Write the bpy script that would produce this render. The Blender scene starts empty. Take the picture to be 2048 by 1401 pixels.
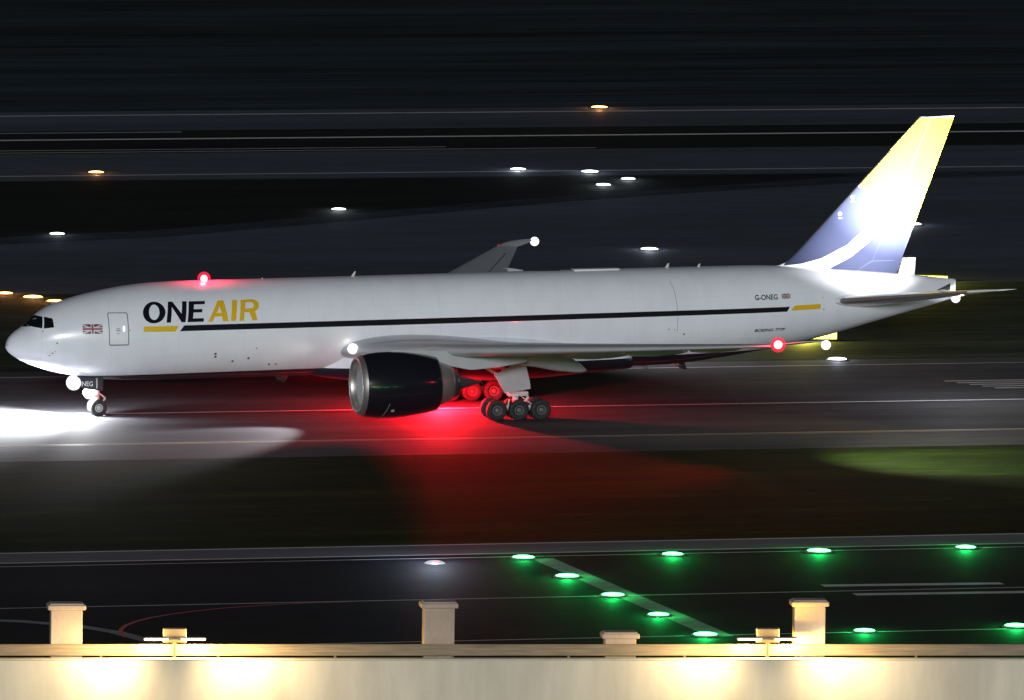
import bpy, bmesh, math, random
from mathutils import Vector, Matrix
R = math.radians
random.seed(7)
SC = bpy.context.scene
COL = SC.collection

# ------------------------------------------------------------------ camera
cam_data = bpy.data.cameras.new('camera')
cam = bpy.data.objects.new('camera', cam_data); COL.objects.link(cam)
v = Vector((0.2740955, 0.95590256, -0.10546071)); rt = Vector((0.9616008, -0.27400821, 0.01560108))
rt = (rt - v * rt.dot(v)).normalized(); v.normalize(); up = rt.cross(v)
M = Matrix((rt, up, -v)).transposed().to_4x4()
M.translation = Vector((-164.24888, -688.04617, 79.69971))
cam.matrix_world = M
cam_data.sensor_width = 36.0
cam_data.lens = 36.0 * 22609.0 / 2048.0
cam_data.clip_start = 1.0
cam_data.clip_end = 12000.0
SC.camera = cam

# ------------------------------------------------------------------ world, sun, exposure
SUN_EL, SUN_AZ = R(12), R(200)          # azimuth of the sun, clockwise from +Y
SUN_STRENGTH = 1.75
world = bpy.data.worlds.new('World'); SC.world = world; world.use_nodes = True
nt = world.node_tree
sky = nt.nodes.new('ShaderNodeTexSky'); sky.sky_type = 'NISHITA'; sky.sun_disc = False
sky.sun_elevation = SUN_EL; sky.sun_rotation = SUN_AZ
bg = nt.nodes['Background']; bg.inputs['Strength'].default_value = 0.006
nt.links.new(sky.outputs[0], bg.inputs[0])
sun_d = bpy.data.lights.new('sun', 'SUN'); sun_d.energy = SUN_STRENGTH; sun_d.angle = R(8); sun_d.color = (0.90, 0.945, 1.0)
sun = bpy.data.objects.new('sun', sun_d); COL.objects.link(sun)
sdir = Vector((math.sin(SUN_AZ) * math.cos(SUN_EL), math.cos(SUN_AZ) * math.cos(SUN_EL), math.sin(SUN_EL)))
sun.rotation_euler = sdir.to_track_quat('Z', 'Y').to_euler()
SC.view_settings.view_transform = 'Standard'; SC.view_settings.look = 'None'
SC.view_settings.exposure = 0.0; SC.view_settings.gamma = 1.0; SC.view_settings.use_curve_mapping = False
SC.render.engine = 'CYCLES'
SC.cycles.max_bounces = 6; SC.cycles.diffuse_bounces = 3; SC.cycles.glossy_bounces = 3
SC.cycles.sample_clamp_indirect = 4.0; SC.cycles.use_denoising = True

# ------------------------------------------------------------------ materials
def mat(name, col, rough=0.5, metal=0.0, coat=0.0, noise=0.0, nscale=(1, 1, 1), bump=0.0, bscale=40.0, spec=0.5, emit=None, estr=0.0):
    m = bpy.data.materials.new(name); m.use_nodes = True
    t = m.node_tree; b = t.nodes['Principled BSDF']
    b.inputs['Base Color'].default_value = (*col, 1); b.inputs['Roughness'].default_value = rough
    b.inputs['Metallic'].default_value = metal; b.inputs['Coat Weight'].default_value = coat
    b.inputs['Coat Roughness'].default_value = 0.06; b.inputs['Specular IOR Level'].default_value = spec
    tc = t.nodes.new('ShaderNodeTexCoord')
    if noise > 0:
        mp = t.nodes.new('ShaderNodeMapping'); mp.inputs['Scale'].default_value = nscale
        n = t.nodes.new('ShaderNodeTexNoise'); n.inputs['Detail'].default_value = 6; n.inputs['Scale'].default_value = 1.0
        n.inputs['Roughness'].default_value = 0.62
        cr = t.nodes.new('ShaderNodeValToRGB')
        lo = tuple(c * (1 - noise) for c in col); hi = tuple(min(1, c * (1 + noise)) for c in col)
        cr.color_ramp.elements[0].position = 0.3; cr.color_ramp.elements[1].position = 0.7
        cr.color_ramp.elements[0].color = (*lo, 1); cr.color_ramp.elements[1].color = (*hi, 1)
        t.links.new(tc.outputs['Object'], mp.inputs[0]); t.links.new(mp.outputs[0], n.inputs['Vector'])
        t.links.new(n.outputs['Fac'], cr.inputs[0]); t.links.new(cr.outputs[0], b.inputs['Base Color'])
    if bump > 0:
        n2 = t.nodes.new('ShaderNodeTexNoise'); n2.inputs['Scale'].default_value = bscale; n2.inputs['Detail'].default_value = 4
        bp = t.nodes.new('ShaderNodeBump'); bp.inputs['Strength'].default_value = bump; bp.inputs['Distance'].default_value = 0.05
        t.links.new(tc.outputs['Object'], n2.inputs['Vector']); t.links.new(n2.outputs['Fac'], bp.inputs['Height'])
        t.links.new(bp.outputs[0], b.inputs['Normal'])
    if emit:
        b.inputs['Emission Color'].default_value = (*emit, 1); b.inputs['Emission Strength'].default_value = estr
    return m

WHITE = mat('white_paint', (0.78, 0.79, 0.82), 0.32, coat=0.5, noise=0.035, nscale=(0.5, 0.5, 0.25))
GREYP = mat('grey_wing_paint', (0.42, 0.43, 0.45), 0.34, coat=0.3, noise=0.08, nscale=(0.8, 0.3, 1))
BLACK = mat('navy_black_paint', (0.009, 0.009, 0.014), 0.16, coat=0.5)
YELLOW = mat('yellow_paint', (0.75, 0.47, 0.01), 0.35, coat=0.3)
FINYEL = mat('fin_yellow_paint', (0.82, 0.70, 0.032), 0.65, spec=0.12)
NAVY = mat('navy_fin_paint', (0.034, 0.042, 0.090), 0.65, spec=0.12)
FINWHITE = mat('fin_white_paint', (0.78, 0.79, 0.82), 0.6, spec=0.15)
REDP = mat('red_paint', (0.45, 0.02, 0.03), 0.4)
METAL = mat('bare_metal', (0.46, 0.44, 0.42), 0.42, metal=0.85, noise=0.08, nscale=(2, 2, 2))
DMETAL = mat('dark_metal', (0.16, 0.16, 0.17), 0.35, metal=0.8)
GEARM = mat('gear_white_paint', (0.6, 0.6, 0.6), 0.4, noise=0.15, nscale=(4, 4, 4))
TYRE = mat('tyre_rubber', (0.012, 0.012, 0.014), 0.75, noise=0.25, nscale=(8, 8, 8))
DOORB = mat('gear_door_paint', (0.012, 0.013, 0.02), 0.6)
RIM = mat('wheel_rim', (0.55, 0.55, 0.55), 0.35, metal=0.3); RIMD = mat('main_wheel_rim', (0.16, 0.16, 0.165), 0.4, metal=0.4)
GLASS = mat('dark_glass', (0.006, 0.008, 0.010), 0.05, spec=0.8)
DUCT = mat('inlet_duct', (0.34, 0.34, 0.35), 0.45)
FANM = mat('fan_blade', (0.05, 0.05, 0.055), 0.35, metal=0.6)
LINEGREY = mat('seam_grey', (0.12, 0.125, 0.14), 0.5)
DARKDOT = mat('dark_port', (0.03, 0.03, 0.035), 0.5)

def emat(name, col, s):
    return mat(name, (0.02, 0.02, 0.02), 0.3, emit=col, estr=s)
E_WHITE = emat('white_lamp', (1.0, 0.97, 0.92), 9)
E_WARM = emat('warm_white_lamp', (1.0, 0.93, 0.72), 8)
E_RED = emat('red_bulb', (1.0, 0.42, 0.40), 8)
E_GREEN = emat('green_lamp', (0.10, 1.0, 0.28), 9)
E_BLUEW = emat('cool_lamp', (0.86, 0.93, 1.0), 6)
E_ORANGE = emat('orange_lamp', (1.0, 0.42, 0.12), 7)
E_SOD = emat('amber_lamp', (1.0, 0.72, 0.28), 14)
E_WIN = emat('lit_window', (0.95, 0.97, 1.0), 1.4)

def halo_mat(name, col, s):  # see-through glowing shell, stands in for the halo round a lamp
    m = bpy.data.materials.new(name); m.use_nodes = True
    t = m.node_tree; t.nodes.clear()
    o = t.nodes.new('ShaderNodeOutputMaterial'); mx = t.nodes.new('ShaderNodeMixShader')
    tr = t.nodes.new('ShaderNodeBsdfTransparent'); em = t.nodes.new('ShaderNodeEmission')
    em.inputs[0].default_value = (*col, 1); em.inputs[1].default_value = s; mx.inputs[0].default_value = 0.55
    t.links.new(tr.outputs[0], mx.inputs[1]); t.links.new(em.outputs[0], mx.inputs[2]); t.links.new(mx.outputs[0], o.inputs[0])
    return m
HALO_RED = halo_mat('red_halo', (1.0, 0.02, 0.07), 1.3)
HALO_WHITE = halo_mat('white_halo', (0.93, 0.96, 1.0), 2.2)

# ------------------------------------------------------------------ mesh helpers
def link(name, bm, mats, parent=None, smooth=True, loc=None):
    me = bpy.data.meshes.new(name)
    bmesh.ops.recalc_face_normals(bm, faces=bm.faces)
    bm.to_mesh(me); bm.free()
    for m in (mats if isinstance(mats, (list, tuple)) else [mats]): me.materials.append(m)
    if smooth:
        for p in me.polygons: p.use_smooth = True
    o = bpy.data.objects.new(name, me); COL.objects.link(o)
    if parent: o.parent = parent
    if loc is not None: o.location = loc
    return o

def sharp(o, deg=35):
    bm = bmesh.new(); bm.from_mesh(o.data)
    for e in bm.edges:
        if len(e.link_faces) == 2 and e.calc_face_angle(0) > R(deg): e.smooth = False
    bm.to_mesh(o.data); bm.free()
    return o

def tag(o, label=None, cat=None, group=None, kind=None):
    if label: o['label'] = label
    if cat: o['category'] = cat
    if group: o['group'] = group
    if kind: o['kind'] = kind
    return o

def empty(name, loc, rot=(0, 0, 0)):
    o = bpy.data.objects.new(name, None); o.empty_display_size = 0.5; COL.objects.link(o)
    o.location = loc; o.rotation_euler = rot
    return o

def loft(bm, rings, cap0=True, cap1=True, mi=0, closed=True):
    vs = [[bm.verts.new(p) for p in r] for r in rings]
    n = len(rings[0])
    for a, b in zip(vs, vs[1:]):
        for i in range(n if closed else n - 1):
            j = (i + 1) % n
            try:
                f = bm.faces.new((a[i], a[j], b[j], b[i])); f.material_index = mi
            except ValueError: pass
    if cap0: f = bm.faces.new(list(reversed(vs[0]))); f.material_index = mi
    if cap1: f = bm.faces.new(vs[-1]); f.material_index = mi
    return vs

def box(bm, c, s, mi=0, rotz=0.0, bev=0.0):
    m = Matrix.Translation(c) @ Matrix.Rotation(rotz, 4, 'Z') @ Matrix.Diagonal((s[0], s[1], s[2], 1))
    r = bmesh.ops.create_cube(bm, size=1.0, matrix=m)
    fs = {f for vv in r['verts'] for f in vv.link_faces}
    for f in fs: f.material_index = mi
    if bev > 0:
        es = list({e for f in fs for e in f.edges})
        bmesh.ops.bevel(bm, geom=es, offset=bev, segments=2, affect='EDGES', profile=0.5)

def tube(bm, a, b, r0, r1=None, n=14, mi=0):
    a, b = Vector(a), Vector(b); r1 = r0 if r1 is None else r1
    d = (b - a).normalized(); x = d.orthogonal().normalized(); y = d.cross(x)
    rings = []
    for p, r in ((a, r0), (b, r1)):
        rings.append([p + x * r * math.cos(2 * math.pi * k / n) + y * r * math.sin(2 * math.pi * k / n) for k in range(n)])
    loft(bm, rings, mi=mi)

def revolve(bm, prof, axis='X', n=64, mi=0, c=(0, 0, 0)):
    """prof: list of (t, r) along axis; open surface"""
    rings = []
    for t, r in prof:
        ring = []
        for k in range(n):
            a = 2 * math.pi * k / n; ca, sa = r * math.cos(a), r * math.sin(a)
            p = (t, ca, sa) if axis == 'X' else ((ca, t, sa) if axis == 'Y' else (ca, sa, t))
            ring.append((p[0] + c[0], p[1] + c[1], p[2] + c[2]))
        rings.append(ring)
    loft(bm, rings, cap0=False, cap1=False, mi=mi)

def ball(bm, c, r, mi=0, sz=1.0, u=20, vv=12):
    res = bmesh.ops.create_uvsphere(bm, u_segments=u, v_segments=vv, radius=r, matrix=Matrix.Translation(c) @ Matrix.Diagonal((1, 1, sz, 1)))
    for f in {f for q in res['verts'] for f in q.link_faces}: f.material_index = mi

def lamp(name, kind, loc, power, col, parent=None, direction=None, size=0.1, cone=60, blend=0.8):
    d = bpy.data.lights.new(name, kind); d.energy = power; d.color = col; d.shadow_soft_size = size
    if kind == 'SPOT': d.spot_size = R(cone); d.spot_blend = blend
    o = bpy.data.objects.new(name, d); COL.objects.link(o); o.location = loc
    if direction is not None: o.rotation_euler = Vector(direction).to_track_quat('-Z', 'Y').to_euler()
    if parent: o.parent = parent
    return o

def lerp(tab, x):
    if x <= tab[0][0]: return tab[0][1]
    for (a, fa), (b, fb) in zip(tab, tab[1:]):
        if x <= b: return fa + (fb - fa) * (x - a) / (b - a)
    return tab[-1][1]

def smooth_tab(tab, x):
    """monotone cubic through the table"""
    n = len(tab)
    if x <= tab[0][0]: return tab[0][1]
    if x >= tab[-1][0]: return tab[-1][1]
    for i in range(n - 1):
        if x <= tab[i + 1][0]: break
    h = lambda k: tab[k + 1][0] - tab[k][0]
    d = lambda k: (tab[k + 1][1] - tab[k][1]) / h(k)
    def slope(k):
        if k == 0: return d(0)
        if k == n - 1: return d(n - 2)
        a, b = d(k - 1), d(k)
        return 0.0 if a * b <= 0 else 2 * a * b / (a + b)
    t = (x - tab[i][0]) / h(i); m0, m1 = slope(i) * h(i), slope(i + 1) * h(i)
    return ((2*t**3-3*t*t+1)*tab[i][1] + (t**3-2*t*t+t)*m0 + (-2*t**3+3*t*t)*tab[i+1][1] + (t**3-t*t)*m1)

# ================================================================== SETTING: airfield
def flat(name, pts, z, m, label=None, kind='structure'):
    bm = bmesh.new(); bm.faces.new([bm.verts.new((x, y, z)) for x, y in pts])
    o = link(name, bm, m, smooth=False)
    if o.data.polygons[0].normal.z < 0: o.data.flip_normals()
    tag(o, label=label, kind=kind)
    return o
def strip(name, y0, y1, z, m, x0=-420, x1=560, label=None):
    return flat(name, [(x0, y0), (x1, y0), (x1, y1), (x0, y1)], z, m, label)

def ground_mat(name, c0, c1, fine, coarse, rough=0.9, bump=0.5, bscale=1.0, c2=None, spec=0.05, streak=None):
    """two scales of noise between colours; coarse/fine are mapping scales"""
    m = bpy.data.materials.new(name); m.use_nodes = True
    t = m.node_tree; b = t.nodes['Principled BSDF']; b.inputs['Roughness'].default_value = rough
    b.inputs['Specular IOR Level'].default_value = spec
    tc = t.nodes.new('ShaderNodeTexCoord')
    def nz(scale, det=8, rg=0.65):
        mp = t.nodes.new('ShaderNodeMapping'); mp.inputs['Scale'].default_value = scale
        n = t.nodes.new('ShaderNodeTexNoise'); n.inputs['Scale'].default_value = 1; n.inputs['Detail'].default_value = det; n.inputs['Roughness'].default_value = rg
        t.links.new(tc.outputs['Object'], mp.inputs[0]); t.links.new(mp.outputs[0], n.inputs['Vector']); return n
    a, f = nz(coarse, 5), nz(fine)
    mx = t.nodes.new('ShaderNodeMath'); mx.operation = 'MULTIPLY_ADD'; mx.inputs[1].default_value = 0.55
    t.links.new(a.outputs['Fac'], mx.inputs[0])
    m2 = t.nodes.new('ShaderNodeMath'); m2.operation = 'MULTIPLY'; m2.inputs[1].default_value = 0.45
    t.links.new(f.outputs['Fac'], m2.inputs[0]); t.links.new(m2.outputs[0], mx.inputs[2])
    cr = t.nodes.new('ShaderNodeValToRGB'); e = cr.color_ramp.elements
    e[0].position = 0.36; e[1].position = 0.64; e[0].color = (*c0, 1); e[1].color = (*c1, 1)
    if c2: q = e.new(0.52); q.color = (*c2, 1)
    t.links.new(mx.outputs[0], cr.inputs[0]); t.links.new(cr.outputs[0], b.inputs['Base Color'])
    bp = t.nodes.new('ShaderNodeBump'); bp.inputs['Strength'].default_value = bump; bp.inputs['Distance'].default_value = bscale
    t.links.new(f.outputs['Fac'], bp.inputs['Height']); t.links.new(bp.outputs[0], b.inputs['Normal'])
    return m

G_FIELD = ground_mat('far_field', (0.006, 0.009, 0.011), (0.055, 0.074, 0.088), (0.05, 0.8, 1), (0.006, 0.09, 1), bump=0.15, bscale=0.3)
G_GRASS = ground_mat('verge_grass', (0.004, 0.008, 0.002), (0.033, 0.054, 0.006), (0.35, 2.2, 1), (0.03, 0.32, 1), bump=0.25, bscale=0.2, c2=(0.012, 0.023, 0.003))
G_ISLAND = ground_mat('island_grass', (0.008, 0.012, 0.009), (0.085, 0.100, 0.070), (0.2, 1.6, 1), (0.012, 0.16, 1), bump=0.2, bscale=0.2, c2=(0.040, 0.050, 0.036))
G_MARGIN = ground_mat('worn_margin', (0.020, 0.023, 0.030), (0.060, 0.068, 0.088), (0.3, 1.5, 1), (0.02, 0.12, 1), bump=0.1, bscale=0.1)
G_DARK = ground_mat('dark_grass', (0.012, 0.014, 0.012), (0.026, 0.030, 0.028), (0.3, 1.5, 1), (0.02, 0.12, 1), bump=0.2, bscale=0.2)
G_TARMAC = ground_mat('taxiway_asphalt', (0.026, 0.027, 0.033), (0.098, 0.097, 0.110), (0.35, 4.0, 1), (0.010, 0.22, 1), rough=0.8, bump=0.10, bscale=0.03, spec=0.12)
G_APRON = ground_mat('apron_asphalt', (0.010, 0.011, 0.014), (0.026, 0.027, 0.032), (0.6, 2.0, 1), (0.02, 0.10, 1), rough=0.8, bump=0.08, bscale=0.03, spec=0.06)
G_ROAD = ground_mat('road_concrete', (0.11, 0.105, 0.125), (0.17, 0.165, 0.185), (0.4, 2.0, 1), (0.02, 0.3, 1), rough=0.8, bump=0.2, bscale=0.03)
G_FARTAR = ground_mat('far_asphalt', (0.056, 0.062, 0.078), (0.116, 0.128, 0.158), (0.2, 1.5, 1), (0.008, 0.06, 1), rough=0.8, bump=0.2, bscale=0.03)
PAINT = mat('marking_paint', (0.80, 0.79, 0.78), 0.6, noise=0.25, nscale=(1.2, 4, 1))
PAINTY = mat('yellow_marking_paint', (0.60, 0.50, 0.30), 0.6, noise=0.25, nscale=(1.2, 4, 1))
PAINTD = mat('worn_marking_paint', (0.5, 0.5, 0.51), 0.65, noise=0.35, nscale=(0.5, 4, 1))
PALE = mat('pale_strip', (0.17, 0.19, 0.21), 0.7, noise=0.3, nscale=(1, 1, 1))

flat('ground', [(-3000, -900), (3500, -900), (3500, 6000), (-3000, 6000)], 0.0, G_FIELD)
strip('apron', -330, -71.9, 0.004, G_APRON)
strip('service_road', -71.9, -66.9, 0.004, G_ROAD)
strip('grass_verge', -66.9, -23.6, 0.004, G_GRASS)
strip('taxiway', -23.6, 25.4, 0.004, G_TARMAC)
strip('grass_island', 25.4, 74, 0.004, G_ISLAND)
flat('connecting_taxiway', [(-420, 74), (560, 74), (560, 181), (-420, 181)], 0.004, G_FARTAR)
flat('worn_margin', [(-420, 88), (-60, 94), (0, 101.5), (26.8, 109.6), (39, 113.4), (57.3, 124.8), (76.4, 137.0), (95, 146.2), (112, 153.0), (130, 156.8), (130, 158.4), (-420, 158.4)], 0.006, G_MARGIN)
flat('grass_triangle', [(-420, 92), (-60, 98), (0, 106), (26.8, 114.6), (39, 118.2), (57.3, 129.5), (76.4, 141.1), (95, 150), (105, 155.5), (105, 157.5), (-420, 157.5)], 0.008, G_DARK)
strip('drainage_grass', 181, 201, 0.004, G_DARK)
strip('runway', 201, 219.2, 0.004, G_FARTAR)
# painted lines
def mline(y, w, m=PAINT, x0=-420, x1=560, z=0.009):
    return strip('marking_line', y - w / 2, y + w / 2, z, m, x0, x1)
mline(1.0, 0.30, PAINT); mline(-15.2, 0.22, PAINTY); mline(22.3, 0.25, PAINTD); mline(-15.75, 0.12, PAINTY, z=0.010)
mline(-67.3, 0.22, PAINT); mline(-71.6, 0.20, PAINT); mline(-73.2, 0.20, PAINTD); mline(-90.9, 0.22, PAINTD); mline(-107.9, 0.22, PAINTD)
mline(162.3, 0.55, PAINTD); mline(193.3, 0.9, PAINT); mline(199.5, 0.5, PAINTD, -420, 62); mline(182, 0.4, PAINTD, 20, 92); mline(184, 0.4, PAINTD, 20, 80); mline(215.4, 0.8, PAINTD)
flat('marking_line', [(13.3, -108.5), (14.7, -108.5), (14.4, -74.2), (13.1, -74.2)], 0.008, PALE)
flat('marking_line', [(26.0, -88.9), (36.4, -89.5), (36.4, -88.6), (26.0, -88.0)], 0.009, PAINTD)
flat('marking_line', [(26.6, -92.9), (37.0, -93.4), (37.0, -92.5), (26.6, -92.0)], 0.009, PAINTD)
# curved lead-in line and worn hatching
def ribbon(name, pts, w, z, m):
    bm = bmesh.new(); L = []
    for i, p in enumerate(pts):
        a = Vector(pts[max(0, i - 1)]); b = Vector(pts[min(len(pts) - 1, i + 1)]); d = (b - a).normalized(); n = Vector((-d.y, d.x))
        q = Vector(p); L.append((bm.verts.new((*(q + n * w / 2), z)), bm.verts.new((*(q - n * w / 2), z))))
    for a, b in zip(L, L[1:]): bm.faces.new((a[0], b[0], b[1], a[1]))
    return tag(link(name, bm, m, smooth=False), kind='structure')
PAINT_REDLIT = mat('red_lit_marking_paint', (0.42, 0.05, 0.05), 0.6, noise=0.3, nscale=(1, 3, 1))  # red light falling on the line is put into its paint colour
cp = [(-2 - 16 * math.sin(t * math.pi / 2 / 12), -91.1 - 12.5 * (1 - math.cos(t * math.pi / 2 / 12))) for t in range(13)]
ribbon('marking_line', cp, 0.24, 0.010, PAINT_REDLIT)
ribbon('marking_line', [(-26, -94.5), (-22, -96.3), (-19.5, -98.6), (-18, -101.5), (-17, -106)], 0.9, 0.0085, PALE)
for k in range(5):
    flat('marking_line', [(66 + k * .5, 12.2 - k * 1.1), (72 + k * .5, 12.2 - k * 1.1), (72 + k * .5, 11.8 - k * 1.1), (66 + k * .5, 11.8 - k * 1.1)], 0.009, PAINTD)

# ================================================================== THE AIRCRAFT
PITCH = 0.01352875
X0 = 31.77
jet = empty('cargo_jet', (X0, 0, 0), (0, -PITCH, 0))
tag(jet, 'white twin engine cargo jet with dark engines and navy and yellow fin on the taxiway', 'airplane')

TOP = [(-0.02, 4.90), (0.05, 5.16), (0.13, 5.36), (0.35, 5.63), (0.66, 5.88), (1.08, 6.15), (1.6, 6.60), (1.99, 6.93), (2.73, 7.38), (4.19, 7.87), (5.16, 8.11), (6.55, 8.38), (7.95, 8.58), (9.35, 8.70), (11.5, 8.755), (16, 8.765), (42, 8.80), (48.2, 8.80), (50.4, 8.75), (53.5, 8.55), (56.5, 8.27), (59.7, 7.93), (62.56, 7.57)]
BOT = [(-0.02, 4.84), (0.05, 4.70), (0.3, 4.41), (0.72, 4.13), (1.35, 3.82), (2.05, 3.55), (2.73, 3.33), (3.5, 3.13), (4.05, 3.01), (5.5, 2.76), (7.2, 2.61), (9.34, 2.56), (22, 2.56), (40, 2.54), (42.3, 2.56), (44, 2.63), (45.6, 2.78), (48.28, 3.13), (52.97, 3.93), (57.68, 5.08), (62.56, 6.30)]
WID = [(-0.02, 0.03), (0.05, 0.30), (0.3, 0.68), (0.72, 1.10), (1.35, 1.56), (2.05, 1.93), (2.73, 2.18), (4.19, 2.56), (5.5, 2.80), (7.2, 3.00), (9.35, 3.10), (43, 3.10), (46, 3.05), (48.3, 2.93), (51, 2.66), (53, 2.38), (56, 1.86), (58, 1.45), (60, 0.98), (61.5, 0.58), (62.56, 0.24)]
def prof(X):
    t, b, w = smooth_tab(TOP, X), smooth_tab(BOT, X), smooth_tab(WID, X)
    return (t + b) / 2, (t - b) / 2, w
def skin(X, z, side=-1, off=0.0):
    """point on the fuselage side at station X and height z"""
    zc, a, w = prof(X)
    q = max(-0.999, min(0.999, (z - zc) / a)); y = w * math.sqrt(1 - q * q)
    n = Vector((0, y / (w * w), (z - zc) / (a * a))).normalized()
    e = 0.05; zc2, a2, w2 = prof(X + e); q2 = max(-0.999, min(0.999, (z - zc2) / a2)); dy = (w2 * math.sqrt(1 - q2 * q2) - y) / e
    n = Vector((-dy * n.y, n.y, n.z)).normalized()
    return Vector((X - X0 + n.x * off, side * (y + n.y * off), z + n.z * off))

# two-tone paint: white above, black belly below a rising line (painted edge, part of the livery)
def livery_mat():
    m = bpy.data.materials.new('fuselage_paint'); m.use_nodes = True
    t = m.node_tree; b = t.nodes['Principled BSDF']
    b.inputs['Coat Weight'].default_value = 0.6; b.inputs['Coat Roughness'].default_value = 0.05
    tc = t.nodes.new('ShaderNodeTexCoord'); sp = t.nodes.new('ShaderNodeSeparateXYZ')
    t.links.new(tc.outputs['Object'], sp.inputs[0])
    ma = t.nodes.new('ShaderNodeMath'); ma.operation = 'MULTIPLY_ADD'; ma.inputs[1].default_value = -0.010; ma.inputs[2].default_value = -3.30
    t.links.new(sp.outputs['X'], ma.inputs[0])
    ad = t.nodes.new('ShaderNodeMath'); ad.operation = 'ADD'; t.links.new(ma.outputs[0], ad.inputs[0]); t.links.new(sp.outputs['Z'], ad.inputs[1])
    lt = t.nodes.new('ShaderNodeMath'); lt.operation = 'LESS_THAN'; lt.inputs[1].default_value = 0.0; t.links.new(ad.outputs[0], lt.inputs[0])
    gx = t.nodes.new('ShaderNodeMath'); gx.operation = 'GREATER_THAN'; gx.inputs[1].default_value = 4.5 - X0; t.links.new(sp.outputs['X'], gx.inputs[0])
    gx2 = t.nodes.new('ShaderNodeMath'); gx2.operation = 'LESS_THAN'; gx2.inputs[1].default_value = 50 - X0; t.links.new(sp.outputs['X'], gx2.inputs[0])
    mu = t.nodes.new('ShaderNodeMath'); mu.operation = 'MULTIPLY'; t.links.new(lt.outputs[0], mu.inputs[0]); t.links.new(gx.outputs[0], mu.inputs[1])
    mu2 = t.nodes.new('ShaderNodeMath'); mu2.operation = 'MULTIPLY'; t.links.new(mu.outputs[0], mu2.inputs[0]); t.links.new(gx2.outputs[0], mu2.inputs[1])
    n = t.nodes.new('ShaderNodeTexNoise'); mp = t.nodes.new('ShaderNodeMapping'); mp.inputs['Scale'].default_value = (0.9, 0.9, 0.2)
    n.inputs['Scale'].default_value = 1; n.inputs['Detail'].default_value = 5
    t.links.new(tc.outputs['Object'], mp.inputs[0]); t.links.new(mp.outputs[0], n.inputs['Vector'])
    cr = t.nodes.new('ShaderNodeValToRGB'); cr.color_ramp.elements[0].color = (0.765, 0.79, 0.845, 1); cr.color_ramp.elements[1].color = (0.815, 0.84, 0.89, 1)
    cr.color_ramp.elements[0].position = 0.3; cr.color_ramp.elements[1].position = 0.6
    t.links.new(n.outputs['Fac'], cr.inputs[0])
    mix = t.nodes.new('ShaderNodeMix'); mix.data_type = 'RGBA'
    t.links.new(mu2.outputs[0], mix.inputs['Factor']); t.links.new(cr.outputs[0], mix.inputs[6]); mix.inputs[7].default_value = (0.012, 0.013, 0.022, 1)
    def fr(sock, period, width):
        d = t.nodes.new('ShaderNodeMath'); d.operation = 'DIVIDE'; d.inputs[1].default_value = period; t.links.new(sock, d.inputs[0])
        f = t.nodes.new('ShaderNodeMath'); f.operation = 'FRACT'; t.links.new(d.outputs[0], f.inputs[0])
        l = t.nodes.new('ShaderNodeMath'); l.operation = 'LESS_THAN'; l.inputs[1].default_value = width / period; t.links.new(f.outputs[0], l.inputs[0]); return l
    j1, j2 = fr(sp.outputs['X'], 4.27, .035), fr(sp.outputs['Z'], 1.43, .02)
    jm = t.nodes.new('ShaderNodeMath'); jm.operation = 'MAXIMUM'; t.links.new(j1.outputs[0], jm.inputs[0]); t.links.new(j2.outputs[0], jm.inputs[1])
    js = t.nodes.new('ShaderNodeMath'); js.operation = 'MULTIPLY'; js.inputs[1].default_value = 0.10; t.links.new(jm.outputs[0], js.inputs[0])
    mj = t.nodes.new('ShaderNodeMix'); mj.data_type = 'RGBA'; t.links.new(js.outputs[0], mj.inputs['Factor']); t.links.new(mix.outputs[2], mj.inputs[6]); mj.inputs[7].default_value = (0.05, 0.05, 0.06, 1)
    t.links.new(mj.outputs[2], b.inputs['Base Color']); b.inputs['Roughness'].default_value = 0.28
    return m
LIVERY = livery_mat()

xs = [-0.02, 0.0, 0.03, 0.08, 0.15, 0.25, 0.4, 0.55, 0.72, 0.9, 1.08, 1.3, 1.6, 1.8, 2.0, 2.35, 2.73, 3.1, 3.5, 4, 4.6, 5.2, 6, 6.8, 7.6, 8.5, 9.4, 11, 13] + list(range(15, 42, 2)) + [42, 43, 44, 45, 46, 47, 48, 49, 50, 51, 52, 53, 54, 55, 56, 57, 58, 59, 60, 60.8, 61.5, 62, 62.4, 62.56]
NS = 96
bm = bmesh.new(); rings = []
for X in xs:
    zc, a, w = prof(X)
    rings.append([(X - X0, w * math.sin(2 * math.pi * k / NS), zc + a * math.cos(2 * math.pi * k / NS)) for k in range(NS)])
loft(bm, rings)
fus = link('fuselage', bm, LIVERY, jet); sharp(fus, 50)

# ------------------------------------------------------------------ decals that follow the skin
def conform(bm, off, side=-1, step=0.07, xstep=0.5):
    zs = [q.co.y for q in bm.verts]; xq = [q.co.x for q in bm.verts]
    k = min(zs) + step
    while k < max(zs):
        bmesh.ops.bisect_plane(bm, geom=bm.verts[:] + bm.edges[:] + bm.faces[:], plane_co=(0, k, 0), plane_no=(0, 1, 0)); k += step
    k = min(xq) + xstep
    while k < max(xq):
        bmesh.ops.bisect_plane(bm, geom=bm.verts[:] + bm.edges[:] + bm.faces[:], plane_co=(k, 0, 0), plane_no=(1, 0, 0)); k += xstep
    for q in bm.verts: q.co = skin(q.co.x, q.co.y, side, off)

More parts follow.
